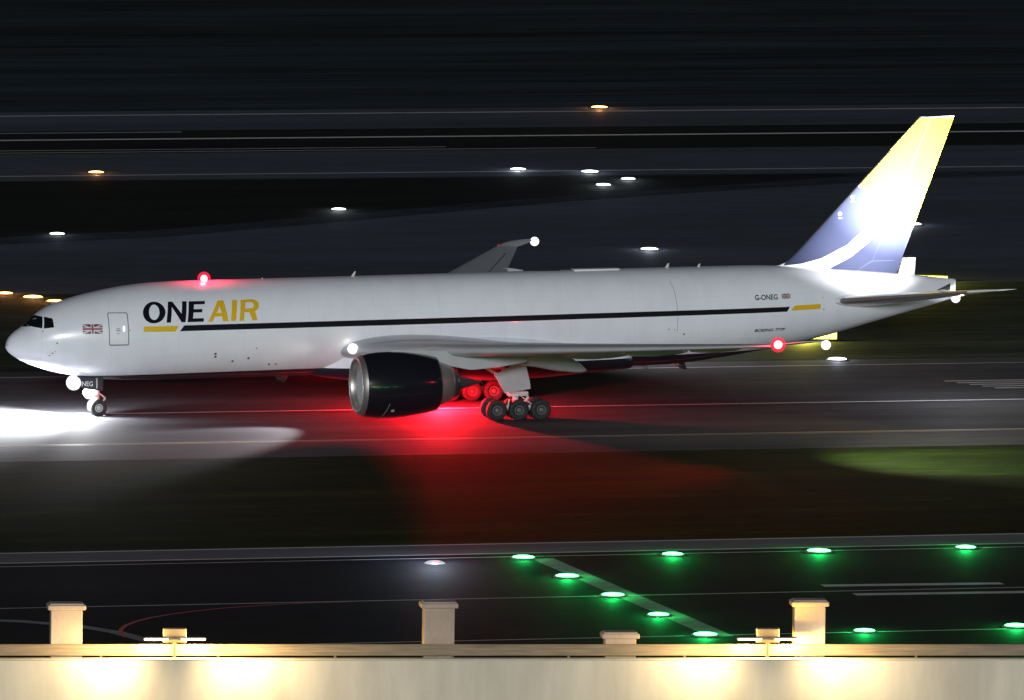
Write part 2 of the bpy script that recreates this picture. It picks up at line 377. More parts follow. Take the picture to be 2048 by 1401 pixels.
def poly2d(loops):
    """filled 2-D mesh (x, z in local xy) from an outer loop and holes"""
    cu = bpy.data.curves.new('outline', 'CURVE'); cu.dimensions = '2D'; cu.fill_mode = 'BOTH'
    for lp in loops:
        s = cu.splines.new('POLY'); s.points.add(len(lp) - 1); s.use_cyclic_u = True
        for p, (x, y) in zip(s.points, lp): p.co = (x, y, 0, 1)
    return curve_bm(cu)
def curve_bm(cu):
    o = bpy.data.objects.new('outline', cu); COL.objects.link(o)
    bpy.context.view_layer.update()
    me = o.evaluated_get(bpy.context.evaluated_depsgraph_get()).to_mesh()
    bm = bmesh.new(); bm.from_mesh(me)
    bpy.data.objects.remove(o); bpy.data.curves.remove(cu)
    bmesh.ops.remove_doubles(bm, verts=bm.verts, dist=1e-5)
    return bm
def text_bm(s, size, bold=0.0, shear=0.0, spacing=1.0):
    cu = bpy.data.curves.new('outline', 'FONT'); cu.body = s; cu.size = size; cu.offset = bold; cu.shear = shear; cu.space_character = spacing
    cu.resolution_u = 4
    return curve_bm(cu)
def decal(name, loops, m, off=0.006, step=0.07, xstep=0.5, side=-1, parent=None):
    bm = poly2d(loops); conform(bm, off, side, step, xstep)
    return link(name, bm, m, parent or jet)
def merge(dst, src):
    me = bpy.data.meshes.new('tmp'); src.to_mesh(me); src.free(); dst.from_mesh(me); bpy.data.meshes.remove(me)
def ell(cx, cy, rx, ry, n=40, skew=0.0):
    return [(cx + rx * math.cos(2 * math.pi * k / n) + skew * ry * math.sin(2 * math.pi * k / n), cy + ry * math.sin(2 * math.pi * k / n)) for k in range(n)]
def rrect(x0, x1, z0, z1, r, n=5):
    o = []
    for cx, cz, a0 in ((x1 - r, z1 - r, 0), (x0 + r, z1 - r, 90), (x0 + r, z0 + r, 180), (x1 - r, z0 + r, 270)):
        for k in range(n + 1): a = R(a0 + 90 * k / n); o.append((cx + r * math.cos(a), cz + r * math.sin(a)))
    return o

LET = {
 'N': [[(9.92, 7.71), (10.21, 7.71), (10.69, 6.98), (10.84, 7.71), (11.13, 7.71), (10.9, 6.46), (10.64, 6.46), (10.12, 7.39), (9.95, 6.46), (9.66, 6.46)]],
 'E': [[(11.27, 7.70), (12.31, 7.70), (12.27, 7.51), (11.57, 7.51), (11.51, 7.23), (12.07, 7.23), (12.03, 7.03), (11.47, 7.03), (11.40, 6.68), (12.1, 6.68), (12.07, 6.46), (11.02, 6.46)]],
 'O': [ell(8.94, 7.085, 0.72, 0.645, 48, 0.12), list(reversed(ell(8.94, 7.105, 0.335, 0.455, 40, 0.12)))],
 'A': [[(13.14, 7.71), (13.52, 7.71), (13.7, 6.45), (13.32, 6.45), (13.28, 6.76), (12.81, 6.76), (12.66, 6.45), (12.35, 6.45)], [(13.2, 7.36), (12.97, 6.97), (13.28, 6.97)]],
 'I': [[(14.07, 7.71), (14.41, 7.71), (14.17, 6.45), (13.83, 6.45)]],
 'R': [[(14.63, 7.71), (15.40, 7.73), (15.58, 7.69), (15.70, 7.60), (15.76, 7.48), (15.76, 7.33), (15.70, 7.20), (15.60, 7.10), (15.46, 7.01), (15.57, 6.46), (15.24, 6.46), (15.08, 6.97), (14.77, 6.97), (14.69, 6.45), (14.39, 6.45)], [(14.92, 7.55), (14.84, 7.19), (15.28, 7.20), (15.39, 7.26), (15.44, 7.36), (15.43, 7.46), (15.36, 7.53), (15.28, 7.56)]],
}
bm = bmesh.new()
for ch in 'ONE': b2 = poly2d(LET[ch]); conform(b2, 0.006); merge(bm, b2)
link('title_lettering', bm, BLACK, jet)
bm = bmesh.new()
for ch in 'AIR': b2 = poly2d(LET[ch]); conform(b2, 0.006); merge(bm, b2)
link('title_lettering', bm, YELLOW, jet)
decal('side_stripe', [[(10.80, 6.27), (10.50, 5.91), (28.13, 5.93), (50.59, 6.04), (50.77, 6.35), (28.13, 6.29)]], BLACK, xstep=1.0)
decal('stripe_block', [[(8.19, 6.26), (8.18, 5.93), (10.22, 5.90), (10.46, 6.25)]], YELLOW)
decal('stripe_block', [[(51.08, 6.40), (50.86, 6.09), (52.90, 6.13), (52.92, 6.45)]], YELLOW)

def put_text(name, s, x0, x1, z0, z1, m, bold=0.0, shear=0.0, step=0.05):
    bm = text_bm(s, 1.0, bold, shear)
    xa = min(q.co.x for q in bm.verts); xb = max(q.co.x for q in bm.verts); ya = min(q.co.y for q in bm.verts); yb = max(q.co.y for q in bm.verts)
    for q in bm.verts: q.co = Vector((x0 + (q.co.x - xa) / (xb - xa) * (x1 - x0), z0 + (q.co.y - ya) / (yb - ya) * (z1 - z0), 0))
    conform(bm, 0.006, -1, step, 5)
    return link(name, bm, m, jet)
put_text('registration', 'G-ONEG', 48.42, 49.97, 6.83, 7.16, BLACK, 0.02)
put_text('type_lettering', 'BOEING 777F', 48.40, 50.58, 4.78, 4.98, BLACK, 0.03, 0.35)

FLAGW = mat('flag_white', (0.75, 0.75, 0.76), 0.4); FLAGB = mat('flag_blue', (0.012, 0.014, 0.05), 0.4); FLAGR = mat('flag_red', (0.30, 0.012, 0.025), 0.4)
def union_flag(x0, x1, z0, z1):
    w, h = x1 - x0, z1 - z0; cx, cz = (x0 + x1) / 2, (z0 + z1) / 2
    bm = bmesh.new()
    def add(loop, mi, off):
        b2 = poly2d([loop]); conform(b2, off, -1, 0.06, 0.3)
        for f in b2.faces: f.material_index = mi
        merge(bm, b2)
    P = lambda u, q: (cx + u * w / 2, cz + q * h / 2)
    add([P(-1, -1), P(1, -1), P(1, 1), P(-1, 1)], 1, 0.004)
    d = 0.12
    for s in (1, -1):
        add([P(-1, -s), P(-1 + d, -s), P(1, s * (1 - d * 2)), P(1, s), P(1 - d, s), P(-1, -s * (1 - d * 2))], 0, 0.006)
        add([P(-1, -s), P(-1 + d * .45, -s), P(1, s * (1 - d * .9)), P(1, s), P(1 - d * .1, s), P(-1, -s * (1 - d * .2))], 2, 0.008)
    add([P(-.17, -1), P(.17, -1), P(.17, 1), P(-.17, 1)], 0, 0.010); add([P(-1, -.33), P(1, -.33), P(1, .33), P(-1, .33)], 0, 0.0102)
    add([P(-.10, -1), P(.10, -1), P(.10, 1), P(-.10, 1)], 2, 0.013); add([P(-1, -.20), P(1, -.20), P(1, .20), P(-1, .20)], 2, 0.0132)
    link('national_flag', bm, [FLAGW, FLAGB, FLAGR], jet)
union_flag(4.365, 5.595, 5.85, 6.44)
union_flag(50.25, 50.84, 6.87, 7.17)

# door with lit port, handle
bm = poly2d([rrect(5.98, 7.24, 5.09, 7.13, 0.10), list(reversed(rrect(6.035, 7.185, 5.16, 7.085, 0.07)))]); conform(bm, 0.006, -1, .07, .3)
door = link('cabin_door', bm, LINEGREY, jet)
decal('door_window', [rrect(6.86, 7.00, 5.97, 6.32, 0.05)], E_WIN, parent=door)
decal('door_handle', [rrect(6.42, 6.72, 6.00, 6.05, 0.02)], LINEGREY, parent=door)
decal('door_handle', [rrect(6.46, 6.68, 6.13, 6.17, 0.015)], LINEGREY, parent=door)
decal('door_handle', [rrect(6.46, 6.66, 5.84, 5.87, 0.012)], LINEGREY, parent=door)
# panel seams of the main deck cargo door and small ports
bm = bmesh.new()
for pts in ([(42.98, 8.1), (43.10, 7.7), (43.16, 7.0), (43.18, 6.0), (43.16, 4.95)],):
    b2 = poly2d([[(x - .012, z) for x, z in pts] + [(x + .012, z) for x, z in reversed(pts)]]); conform(b2, 0.005, -1, .1, 5); merge(bm, b2)
link('door_seam', bm, LINEGREY, jet)
for k, (x, z, r) in enumerate([(2.79, 5.27, .055), (12.88, 4.39, .085), (12.90, 4.19, .085), (14.06, 3.86, .08), (15.07, 4.03, .08), (15.52, 4.68, .05), (16.5, 3.57, .07), (16.95, 3.57, .06), (2.55, 4.62, .05), (2.7, 4.73, .035), (7.32, 6.05, .04), (42.6, 5.16, .045), (43.63, 4.81, .06), (43.0, 5.12, .035), (53.1, 6.85, .03), (53.15, 6.1, .04)]):
    decal('service_port', [ell(x, z, r, r * .8, 14)], DARKDOT, 0.005)
bm = bmesh.new(); box(bm, skin(2.38, 4.50, off=.07), (.22, .05, .03), bev=.01); link('pitot_probe', bm, DMETAL, jet)
bm = bmesh.new(); box(bm, skin(2.0, 6.0, off=.03), (.05, .02, .16), bev=.006); link('windshield_wiper', bm, DMETAL, jet)
# cockpit glazing, both sides
def pane(loop, side):
    bm = poly2d([loop]); conform(bm, 0.012, side, 0.05, 0.12); link('cockpit_window', bm, GLASS, jet)
for s in (-1, 1):
    pane([(1.06, 6.16), (1.28, 6.10), (1.50, 6.06), (1.60, 6.74), (1.68, 6.80), (1.46, 6.52)] if False else [(1.02, 6.13), (1.45, 6.24), (1.60, 6.22), (1.72, 6.80), (1.66, 6.74), (1.40, 6.48)], s)
    pane([(0.75, 6.00), (1.30, 6.35), (1.78, 6.83), (2.18, 6.83), (2.02, 6.18), (1.62, 6.26), (1.25, 6.32)] if False else [(1.50, 6.22), (1.98, 6.16), (2.14, 6.84), (1.74, 6.84)], s)
    pane([(2.06, 6.15), (2.66, 6.24), (2.66, 6.76), (2.22, 6.84)], s)
# anti-glare frame: dark band joining the panes
# antennas on the crown
def blade(x, h, c, lean=.25):
    bm = bmesh.new(); zc, a, w = prof(x); zt = zc + a - .03
    def ring(z, x0, x1, t): return [(x0 - X0, 0, z), ((x0 + x1) / 2 - X0, -t, z), (x1 - X0, 0, z), ((x0 + x1) / 2 - X0, t, z)]
    loft(bm, [ring(zt, x, x + c, .035), ring(zt + h, x + lean, x + lean + c * .4, .015)]); link('antenna', bm, GEARM, jet)
blade(22.45, .34, .32); blade(43.2, .30, .38, .22); blade(45.35, .22, .30, .15); blade(16.6, .10, .12, .04)
bm = bmesh.new(); box(bm, (38.6 - X0, 0, 8.81), (3.0, .9, .10), bev=.045); link('antenna_fairing', bm, WHITE, jet)
bm = bmesh.new(); box(bm, (35.4 - X0, 0, 8.80), (1.6, .6, .06), bev=.028); link('antenna_fairing', bm, DMETAL, jet)
# belly antennas and drain mast
bm = bmesh.new()
for dx in (0, .16, .32): tube(bm, (41.6 - X0 + dx, 0, 2.6), (41.9 - X0 + dx, 0, 2.25), .03, .02, 8)
link('drain_mast', bm, DMETAL, jet)
bm = bmesh.new(); loft(bm, [[(43.6 - X0, -.03, 2.72), (44.5 - X0, -.03, 2.78), (44.5 - X0, .03, 2.78), (43.6 - X0, .03, 2.72)], [(44.35 - X0, -.015, 2.25), (44.75 - X0, -.015, 2.20), (44.75 - X0, .015, 2.20), (44.35 - X0, .015, 2.25)]]); link('antenna', bm, DMETAL, jet)

# ------------------------------------------------------------------ lifting surfaces
AF = []
for k in range(25):
    x = 0.5 * (1 - math.cos(math.pi * k / 24)); yt = 5 * (0.2969 * math.sqrt(x) - 0.1260 * x - 0.3516 * x * x + 0.2843 * x ** 3 - 0.1015 * x ** 4)
    AF.append((x, yt))
def foil(xle, xte, zle, zte, t, camber=0.0):
    """list of (x, z) round the section: upper from LE to TE, then lower back"""
    c = xte - xle; up_, lo = [], []
    for x, yt in AF:
        cm = camber * 4 * x * (1 - x)
        zm = zle + (zte - zle) * x
        up_.append((xle + c * x, zm + c * (yt * t + cm))); lo.append((xle + c * x, zm + c * (-yt * t + cm)))
    return up_ + lo[-2:0:-1]
def wing_le(y): return 19.08 + .70 * y if y < 31.0 else lerp([(31.0, 40.78), (31.6, 41.35), (32.0, 42.0), (32.25, 42.75), (32.37, 43.4), (32.42, 43.85)], y)
def wing_te(y): return lerp([(0, 34.6), (3, 34.4), (10, 34.1), (24, 39.6), (31.0, 42.3), (31.3, 42.75), (31.7, 43.25), (32.1, 43.65), (32.42, 43.98)], y)
def wing_z(y): return 4.15 + .078 * y + .0006 * y * y + .12 * max(0, y - 31) 
def wing_sec(y):
    t = lerp([(0, .135), (3, .13), (10, .115), (29, .095), (32.4, .08)], y); tw = -0.34 * max(0, 1 - y / 24)
    return foil(wing_le(y), wing_te(y), wing_z(y), wing_z(y) + tw, t, .012)
ys = [1.5, 2.5, 3.2, 4, 5, 6, 7, 8, 9, 10, 11, 12.5, 14, 16, 18, 20, 22, 24, 26, 28, 29.5, 30.3, 31.0, 31.15, 31.3, 31.55, 31.8, 32, 32.15, 32.25, 32.32, 32.37, 32.40, 32.42]
for s in (-1, 1):
    bm = bmesh.new()
    loft(bm, [[(x - X0, s * y, z) for x, z in wing_sec(y)] for y in ys])
    w = link('wing', bm, GREYP, jet); sharp(w, 60)
    # leading edge slats, one panel each side of the pylon
    for ya, yb in ((4.6, 8.6), (10.1, 30.8)):
        bm = bmesh.new(); rr = []
        n = max(2, int((yb - ya) / 1.2))
        for k in range(n + 1):
            y = ya + (yb - ya) * k / n; c = wing_te(y) - wing_le(y); sec = wing_sec(y); lim = wing_le(y) + lerp([(4, .95), (10, .85), (29, .42)], y)
            front = [p for p in sec if p[0] <= lim]
            m = len(sec); up_ = sec[:25]; lo = [sec[0]] + list(reversed(sec[25:]))
            def cut(seq):
                out = []
                for j in range(9):
                    X = wing_le(y) + (lim - wing_le(y)) * (j / 8) ** 2
                    for a, b in zip(seq, seq[1:]):
                        if a[0] <= X <= b[0] + 1e-9: out.append((X, a[1] + (b[1] - a[1]) * (X - a[0]) / max(1e-9, b[0] - a[0]))); break
                return out
            u_, l_ = cut(up_), cut(lo)
            fw = .06; dz = -.035
            ring = [(x - fw, z + .02 + dz) for x, z in reversed(u_)] + [(x - fw, z - .03 + dz) for x, z in l_[1:]]
            rr.append([(x - X0, s * y, z) for x, z in ring])
        loft(bm, rr); sharp(link('slat', bm, METAL if False else GREYP, w), 60)
    # spoiler hinge line drawn as a dark gap
    bm = bmesh.new()
    prev = None
    for k in range(19):
        y = 20 + 8.6 * k / 18; f = .72
        X = wing_le(y) + (wing_te(y) - wing_le(y)) * f; sec = wing_sec(y)[:25]
        z = lerp([(p[0], p[1]) for p in sec], X) + .012; z2 = lerp([(p[0], p[1]) for p in sec], X + .09) + .012
        cur = (bm.verts.new((X - X0, s * y, z)), bm.verts.new((X + .09 - X0, s * y, z2)))
        if prev: bm.faces.new((prev[0], prev[1], cur[1], cur[0]))
        prev = cur
    link('hinge_line', bm, LINEGREY, w)
    # flap track fairings
    for yf, xa, xb, zt, dep, wid_ in ((7.9, 31.0, 35.75, None, .62, .36), (13.0, 32.8, 37.25, None, .38, .28), (18.9, 35.0, 39.1, None, .30, .24), (24.3, 37.6, 40.9, None, .22, .18)):
        bm = bmesh.new(); rr = []
        big = yf < 10
        for k in range(17):
            f = k / 16; X = xa + (xb - xa) * f
            r_ = max(.04, math.sin(math.pi * min(1, f * .97 + .03)) ** .62)
            secl = wing_sec(yf); lower = [secl[0]] + list(reversed(secl[25:])) + [secl[24]]
            zl = lerp([(p[0], p[1]) for p in lower], min(X, wing_te(yf)))
            droop = (1.55 if big else 0.18) * max(0, f - .28) ** 1.3
            zc = zl - dep * (.42 if not big else .55) - droop
            rr.append([(X - X0, s * yf + wid_ * r_ * math.sin(2 * math.pi * q / 20), zc + dep * r_ * math.cos(2 * math.pi * q / 20)) for q in range(20)])
        loft(bm, rr); link('flap_fairing', bm, GREYP, w)

# wing to body fairing
bm = bmesh.new(); rr = []
FB = [(19.2, 1.2, 2.80), (20.2, 1.9, 2.50), (21.5, 2.65, 2.30), (22.5, 3.10, 2.2), (23.5, 3.38, 2.15), (27, 3.62, 2.05), (31, 3.68, 2.03), (34, 3.62, 2.08), (36.5, 3.45, 2.25), (38.5, 3.25, 2.42), (40.2, 3.05, 2.58)]
FT = [(19.2, 3.3), (20.2, 4.0), (21.5, 4.75), (23.0, 5.2), (25, 5.45), (29, 5.5), (33, 5.2), (36, 4.7), (38.5, 4.0), (40.2, 3.6)]
for X in [19.2, 19.7, 20.2, 20.8, 21.5, 22.5, 23.5, 25, 27, 29, 31, 33, 34.5, 36, 37.5, 38.5, 39.4, 40.2]:
    hw = smooth_tab([(a, b) for a, b, c in FB], X); zb = smooth_tab([(a, c) for a, b, c in FB], X); zt = smooth_tab(FT, X)
    ring = []
    for k in range(48):
        a = 2 * math.pi * k / 48; cz, sy = math.cos(a), math.sin(a)
        e = .62
        y = hw * math.copysign(abs(sy) ** e, sy); zz = (zt + zb) / 2 + (zt - zb) / 2 * math.copysign(abs(cz) ** e, cz)
        if zz > 4.6: y *= 1 - .10 * (zz - 4.6)
        ring.append((X - X0, y, zz))
    rr.append(ring)
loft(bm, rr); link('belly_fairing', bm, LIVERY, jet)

# tailplane
for s in (-1, 1):
    bm = bmesh.new()
    def sec(y):
        le = lerp([(0, 52.0), (1.9, 53.55), (10.2, 60.65), (10.6, 61.2), (10.80, 61.9)], y); te = lerp([(0, 60.3), (1.9, 60.5), (10.2, 62.95), (10.6, 63.15), (10.80, 63.35)], y)
        z = 6.22 + .158 * y
        return foil(le, te, z, z + .05, lerp([(0, .12), (10, .10), (10.8, .05)], y))
    loft(bm, [[(x - X0, s * y, z) for x, z in sec(y)] for y in (0.3, 1, 1.9, 3, 4.5, 6, 7.5, 9, 10.2, 10.4, 10.6, 10.75, 10.80)])
    st = link('tailplane', bm, WHITE, jet); sharp(st, 60)
    bm = bmesh.new(); rr = []
    for k in range(8):
        y = 2.6 + 7.2 * k / 7; q = sec(y); L = [p for p in q if p[0] < q[0][0] + .26]
        up_ = sorted([p for p in q[:25] if p[0] < q[0][0] + .28])
        c = q[24][0] - q[0][0]; t_ = .11
        ring = []
        for X, yt in [(0.06, 0), (.03, 0), (.01, 0), (0, 0), (.01, 1), (.03, 1), (.06, 1)]:
            th = 5 * t_ * (0.2969 * math.sqrt(X) - .126 * X - .3516 * X * X) * c + .012
            ring.append((q[0][0] + X * c - .015 - X0, s * y, q[0][1] + (th if yt == 0 else -th)))
        rr.append(ring)
    loft(bm, rr, closed=False, cap0=False, cap1=False); link('leading_edge', bm, METAL, st)
    lamp('logo_light', 'SPOT', (59.2 - X0, s * 8.3, 7.85), 140000, (1.0, 0.98, 0.97), jet, (58.9 - 59.2, -s * 8.3, 15.0 - 7.85), .12, 68, 1.0)
    lamp('logo_light', 'SPOT', (59.0 - X0, s * 8.3, 7.85), 30000, (1.0, 0.98, 0.97), jet, (56.4 - 59.0, -s * 8.3, 13.2 - 7.85), .12, 88, 1.0)
    bm = bmesh.new(); box(bm, (59.2 - X0, s * 8.3, 7.74), (.30, .2, .14), bev=.04); link('logo_light_housing', bm, GEARM, st)
    # tailplane root panel on the fuselage
# fin: body, rudder, and its painted fields
FLE = [(8.0, 49.6), (8.75, 50.7), (8.95, 51.2), (9.24, 51.62), (9.6, 52.0), (9.9, 52.3), (18.10, 60.30)]
def fin_le(z): return lerp(FLE, z)
def fin_te(z): return lerp([(7.5, 58.55), (18.10, 62.60)], z)
def fin_t(z): return lerp([(7.5, .10), (18.1, .095)], z)
def fin_half(X, z):
    le, te = fin_le(z), fin_te(z); c = te - le; x = max(0.0, min(1.0, (X - le) / c))
    yt = 5 * (0.2969 * math.sqrt(x) - 0.1260 * x - 0.3516 * x * x + 0.2843 * x ** 3 - 0.1015 * x ** 4)
    return max(0, yt * fin_t(z) * c * (1.0 if z > 9.9 else lerp([(8.0, .75), (9.9, 1)], z)))
FIN_Z = [7.2, 8.0, 8.4, 8.75, 8.95, 9.24, 9.6, 9.9, 11, 12, 13, 14, 15, 16, 17, 17.9, 18.05, 18.10]
bm = bmesh.new(); rr = []
for z in FIN_Z:
    le, te = fin_le(z), fin_te(z); ring = []
    pin = 1 if z < 18 else (.9 if z < 18.09 else .55)
    for k in list(range(25)) + list(range(23, 0, -1)): pass
    upx = [le + (te - le) * x for x, _ in AF]
    ring = [(X - X0, -fin_half(X, z) * pin, z) for X in upx] + [(X - X0, fin_half(X, z) * pin, z) for X in upx[-2:0:-1]]
    rr.append(ring)
loft(bm, rr); fin = link('fin', bm, FINWHITE, jet); sharp(fin, 60)
def fin_decal(name, loop, m, off=.022):
    for s in (-1, 1):
        bm = poly2d([loop])
        for k in range(1, 22):
            bmesh.ops.bisect_plane(bm, geom=bm.verts[:] + bm.edges[:] + bm.faces[:], plane_co=(0, 7.5 + .5 * k, 0), plane_no=(0, 1, 0))
        for d in (.03, .06, .10, .15, .22, .3, .4, .55, .75, 1.0, 1.3, 1.7, 2.1, 2.6, 3.1, 3.6, 4.1, 4.6, 5.1, 5.7):
            bmesh.ops.bisect_plane(bm, geom=bm.verts[:] + bm.edges[:] + bm.faces[:], plane_co=(52.3 + d, 9.9, 0), plane_no=(8.2, -8.0, 0))
        for q in bm.verts: q.co = Vector((q.co.x - X0, s * (fin_half(q.co.x, q.co.y) + off), q.co.y))
        link(name, bm, m, fin)
ins = .06
LEp = lambda z: (fin_le(z) + ins, z)
TEp = lambda z: (fin_te(z) - .01, z)
# yellow upper field down to the swoosh, white swoosh, navy fields
fin_decal('fin_yellow', [LEp(18.0), TEp(18.0), TEp(11.0), (59.3, 11.75), (58.6, 12.5), (58.0, 13.0), (57.35, 13.22), LEp(13.78)], FINYEL)
fin_decal('fin_navy', [LEp(13.70), (57.30, 13.14), (57.85, 12.90), (57.46, 12.16), (56.63, 11.05), (55.29, 9.95), (53.61, 9.16), (52.27, 8.84), (51.1, 8.74), LEp(8.98), LEp(9.24), LEp(9.6), LEp(9.9)], NAVY)
fin_decal('fin_navy', [(58.40, 12.45), (59.25, 11.68), TEp(10.92), TEp(7.95), (53.9, 8.36), (55.63, 9.2), (56.97, 10.23), (57.97, 11.35)], NAVY)
bm = bmesh.new(); rr = []
for z in FIN_Z[3:14]:
    le = fin_le(z); c = fin_te(z) - le
    rr.append([(le - .03 + q * .16 - X0, sg * (fin_half(le + q * .16, z) + .015), z) for q, sg in ((1, -1), (.4, -1), (0, 0), (.4, 1), (1, 1))])
loft(bm, rr, closed=False, cap0=False, cap1=False); link('leading_edge', bm, DMETAL, fin)
# rudder hinge line and markings
FINL = mat('fin_seam', (0.07, 0.08, 0.13), 0.6, spec=0.1)
fin_decal('rudder_hinge', [(57.06, 8.9), (57.09, 8.9), (60.93, 17.9), (60.90, 17.9)], FINL, .03)
fin_decal('rudder_hinge', [(55.9, 8.2), (57.05, 8.85), (58.6, 8.85), (58.6, 8.90), (57.0, 8.90), (55.9, 8.25)], FINL, .03)
for x, z in ((55.72, 13.02), (54.86, 11.98)):
    fin_decal('fin_mark', ell(x, z, .12, .12, 14), FLAGW, .03); fin_decal('fin_mark', [(x - .10, z - .30), (x + .12, z - .30), (x + .12, z - .25), (x - .10, z - .25)], FLAGW, .03)
# fixed fairing behind the rudder foot and the tail cone
bm = bmesh.new()
loft(bm, [[(58.7 - X0, -.22, 7.6), (59.92 - X0, -.16, 7.6), (59.92 - X0, .16, 7.6), (58.7 - X0, .22, 7.6)], [(59.14 - X0, -.18, 9.03), (60.02 - X0, -.12, 9.03), (60.02 - X0, .12, 9.03), (59.14 - X0, .18, 9.03)]])
link('tail_fairing', bm, GREYP, jet, smooth=False)
bm = bmesh.new(); box(bm, (62.62 - X0, 0, 6.95), (.16, .36, 1.25), bev=.05); link('tail_cone_edge', bm, GREYP, jet)
decal('exhaust_outlet', [[(61.25, 6.92), (62.30, 6.86), (62.30, 7.32)]], DARKDOT, .012, .1, .2)

# ------------------------------------------------------------------ engines
EX, EZ = 20.18, 2.92
def engine(s):
    c = (0, 0, 0)
    loc = (EX - X0, s * 9.65, EZ)
    bm = bmesh.new()
    revolve(bm, [(.34, 1.91), (.8, 2.02), (1.4, 2.09), (2.1, 2.11), (3.0, 2.07), (3.8, 1.97), (4.5, 1.85), (5.08, 1.72), (5.18, 1.68), (5.08, 1.65), (4.6, 1.68)], n=96)
    cow = link('engine_cowling', bm, BLACK, jet, loc=loc)
    bm = bmesh.new(); revolve(bm, [(.34, 1.915), (.22, 1.86), (.08, 1.77), (.0, 1.69), (.02, 1.62), (.12, 1.56), (.3, 1.52), (.45, 1.515)], n=96); link('inlet_lip', bm, METAL, cow)
    bm = bmesh.new(); revolve(bm, [(.45, 1.515), (.8, 1.55), (1.4, 1.62), (1.9, 1.63)], n=72); link('inlet_duct', bm, DUCT, cow)
    bm = bmesh.new()
    for k in range(22):
        a = 2 * math.pi * k / 22; pts = []
        for j in range(6):
            r = .45 + 1.17 * j / 5; tw = .55 - .3 * j / 5; a2 = a + .25 * math.sin(j / 5 * 2.2); wd = .22 + .16 * math.sin(math.pi * j / 5)
            pts.append([(1.75 + q * wd * math.cos(tw + .5), r * math.cos(a2 + q * wd * math.sin(tw + .5) / r), r * math.sin(a2 + q * wd * math.sin(tw + .5) / r)) for q in (-.5, .5)])
        for p, q in zip(pts, pts[1:]): bm.faces.new([bm.verts.new(x) for x in (p[0], p[1], q[1], q[0])])
    link('fan', bm, FANM, cow)
    bm = bmesh.new(); revolve(bm, [(1.15, .01), (1.25, .14), (1.5, .32), (1.8, .46), (2.1, .5)], n=32); link('fan_spinner', bm, FANM, cow)
    bm = bmesh.new(); revolve(bm, [(2.1, .0), (2.1, 1.64)], n=48); link('fan_case', bm, DARKDOT, cow)
    bm = bmesh.new(); revolve(bm, [(4.4, 1.47), (5.0, 1.44), (5.5, 1.36), (6.0, 1.18), (6.2, 1.06), (6.2, .98)], n=72); link('core_nozzle', bm, METAL, cow)
    bm = bmesh.new(); revolve(bm, [(5.9, 1.0), (6.2, .98), (6.55, .88), (6.53, .82), (6.2, .84)], n=64); link('exhaust_nozzle', bm, DMETAL, cow)
    bm = bmesh.new(); revolve(bm, [(6.1, .66), (6.6, .54), (7.3, .28), (8.1, .06), (8.2, 0.005)], n=48); link('exhaust_cone', bm, DMETAL, cow)
    # small stencil on the side facing outwards
    bm = bmesh.new(); r = 2.125; A = R(-44); q = []
    for dx, da in ((-.10, -.06), (.13, -.06), (.10, .05), (-.08, .05)):
        q.append(bm.verts.new((1.98 + dx, s * r * math.cos(A + da), r * math.sin(A + da))))
    bm.faces.new(q); link('stencil', bm, GREYP, cow)
    bm = bmesh.new(); prev = None
    for k in range(10):
        a = R(-28 - 5.2 * k); r = 2.112; x = 1.72 - .045 * k
        cur = [bm.verts.new((x + d, s * r * math.cos(a), r * math.sin(a))) for d in (-.015, .015)]
        if prev: bm.faces.new((prev[0], prev[1], cur[1], cur[0]))
        prev = cur
    link('cowl_seam', bm, GREYP, cow)
    # pylon
    bm = bmesh.new(); rr = []
    for X, zb, zt, hw in ((21.7, 4.93, 5.02, .05), (22.6, 4.7, 5.10, .22), (24, 4.5, 5.06, .28), (25.5, 4.2, 5.0, .30), (26.5, 3.95, 4.95, .30), (27.6, 3.72, 4.9, .28), (29.5, 3.85, 4.7, .20), (31.3, 4.1, 4.6, .04)):
        rr.append([(X - X0, s * 9.65 - hw, zb), (X - X0, s * 9.65 + hw, zb), (X - X0, s * 9.65 + hw * .8, zt), (X - X0, s * 9.65 - hw * .8, zt)])
    loft(bm, rr); link('pylon', bm, GREYP, jet, smooth=False)
engine(-1); engine(1)

# ------------------------------------------------------------------ landing gear
def wheel_bm(rad, wid):
    bm = bmesh.new(); h = wid / 2; rr_ = rad * .47
    revolve(bm, [(-h * .80, rr_), (-h, rr_ + .06), (-h * 1.0, rad * .82), (-h * .82, rad * .955), (-h * .4, rad), (h * .4, rad), (h * .82, rad * .955), (h, rad * .82), (h, rr_ + .06), (h * .80, rr_)], axis='Y', n=48, mi=0)
    for sg in (-1, 1):
        revolve(bm, [(sg * h * .80, rr_ + .01), (sg * (h * .9), rr_ - .01), (sg * (h * .9), rr_ - .05), (sg * h * .55, rr_ - .07)], axis='Y', n=40, mi=1)
        revolve(bm, [(sg * h * .55, rr_ - .06), (sg * h * .5, .12)], axis='Y', n=40, mi=2)
        revolve(bm, [(sg * h * .5, .15), (sg * h * .95, .13), (sg * h * 1.0, .08), (sg * h * 1.0, .001)], axis='Y', n=24, mi=1)
    return bm
def place_wheel(me, par, loc):
    o = bpy.data.objects.new('wheel', me); COL.objects.link(o); o.parent = par; o.location = loc; return o
def mesh_of(bm, mats):
    bmesh.ops.recalc_face_normals(bm, faces=bm.faces)
    me = bpy.data.meshes.new('wheel'); bm.to_mesh(me); bm.free()
    for m in mats: me.materials.append(m)
    for p in me.polygons: p.use_smooth = True
    bm = bmesh.new(); bm.from_mesh(me)
    for e in bm.edges:
        if len(e.link_faces) == 2 and e.calc_face_angle(0) > R(40): e.smooth = False
    bm.to_mesh(me); bm.free()
    return me
MW = mesh_of(wheel_bm(.66, .50), [TYRE, RIMD, DARKDOT]); NW = mesh_of(wheel_bm(.545, .42), [TYRE, RIM, DMETAL])
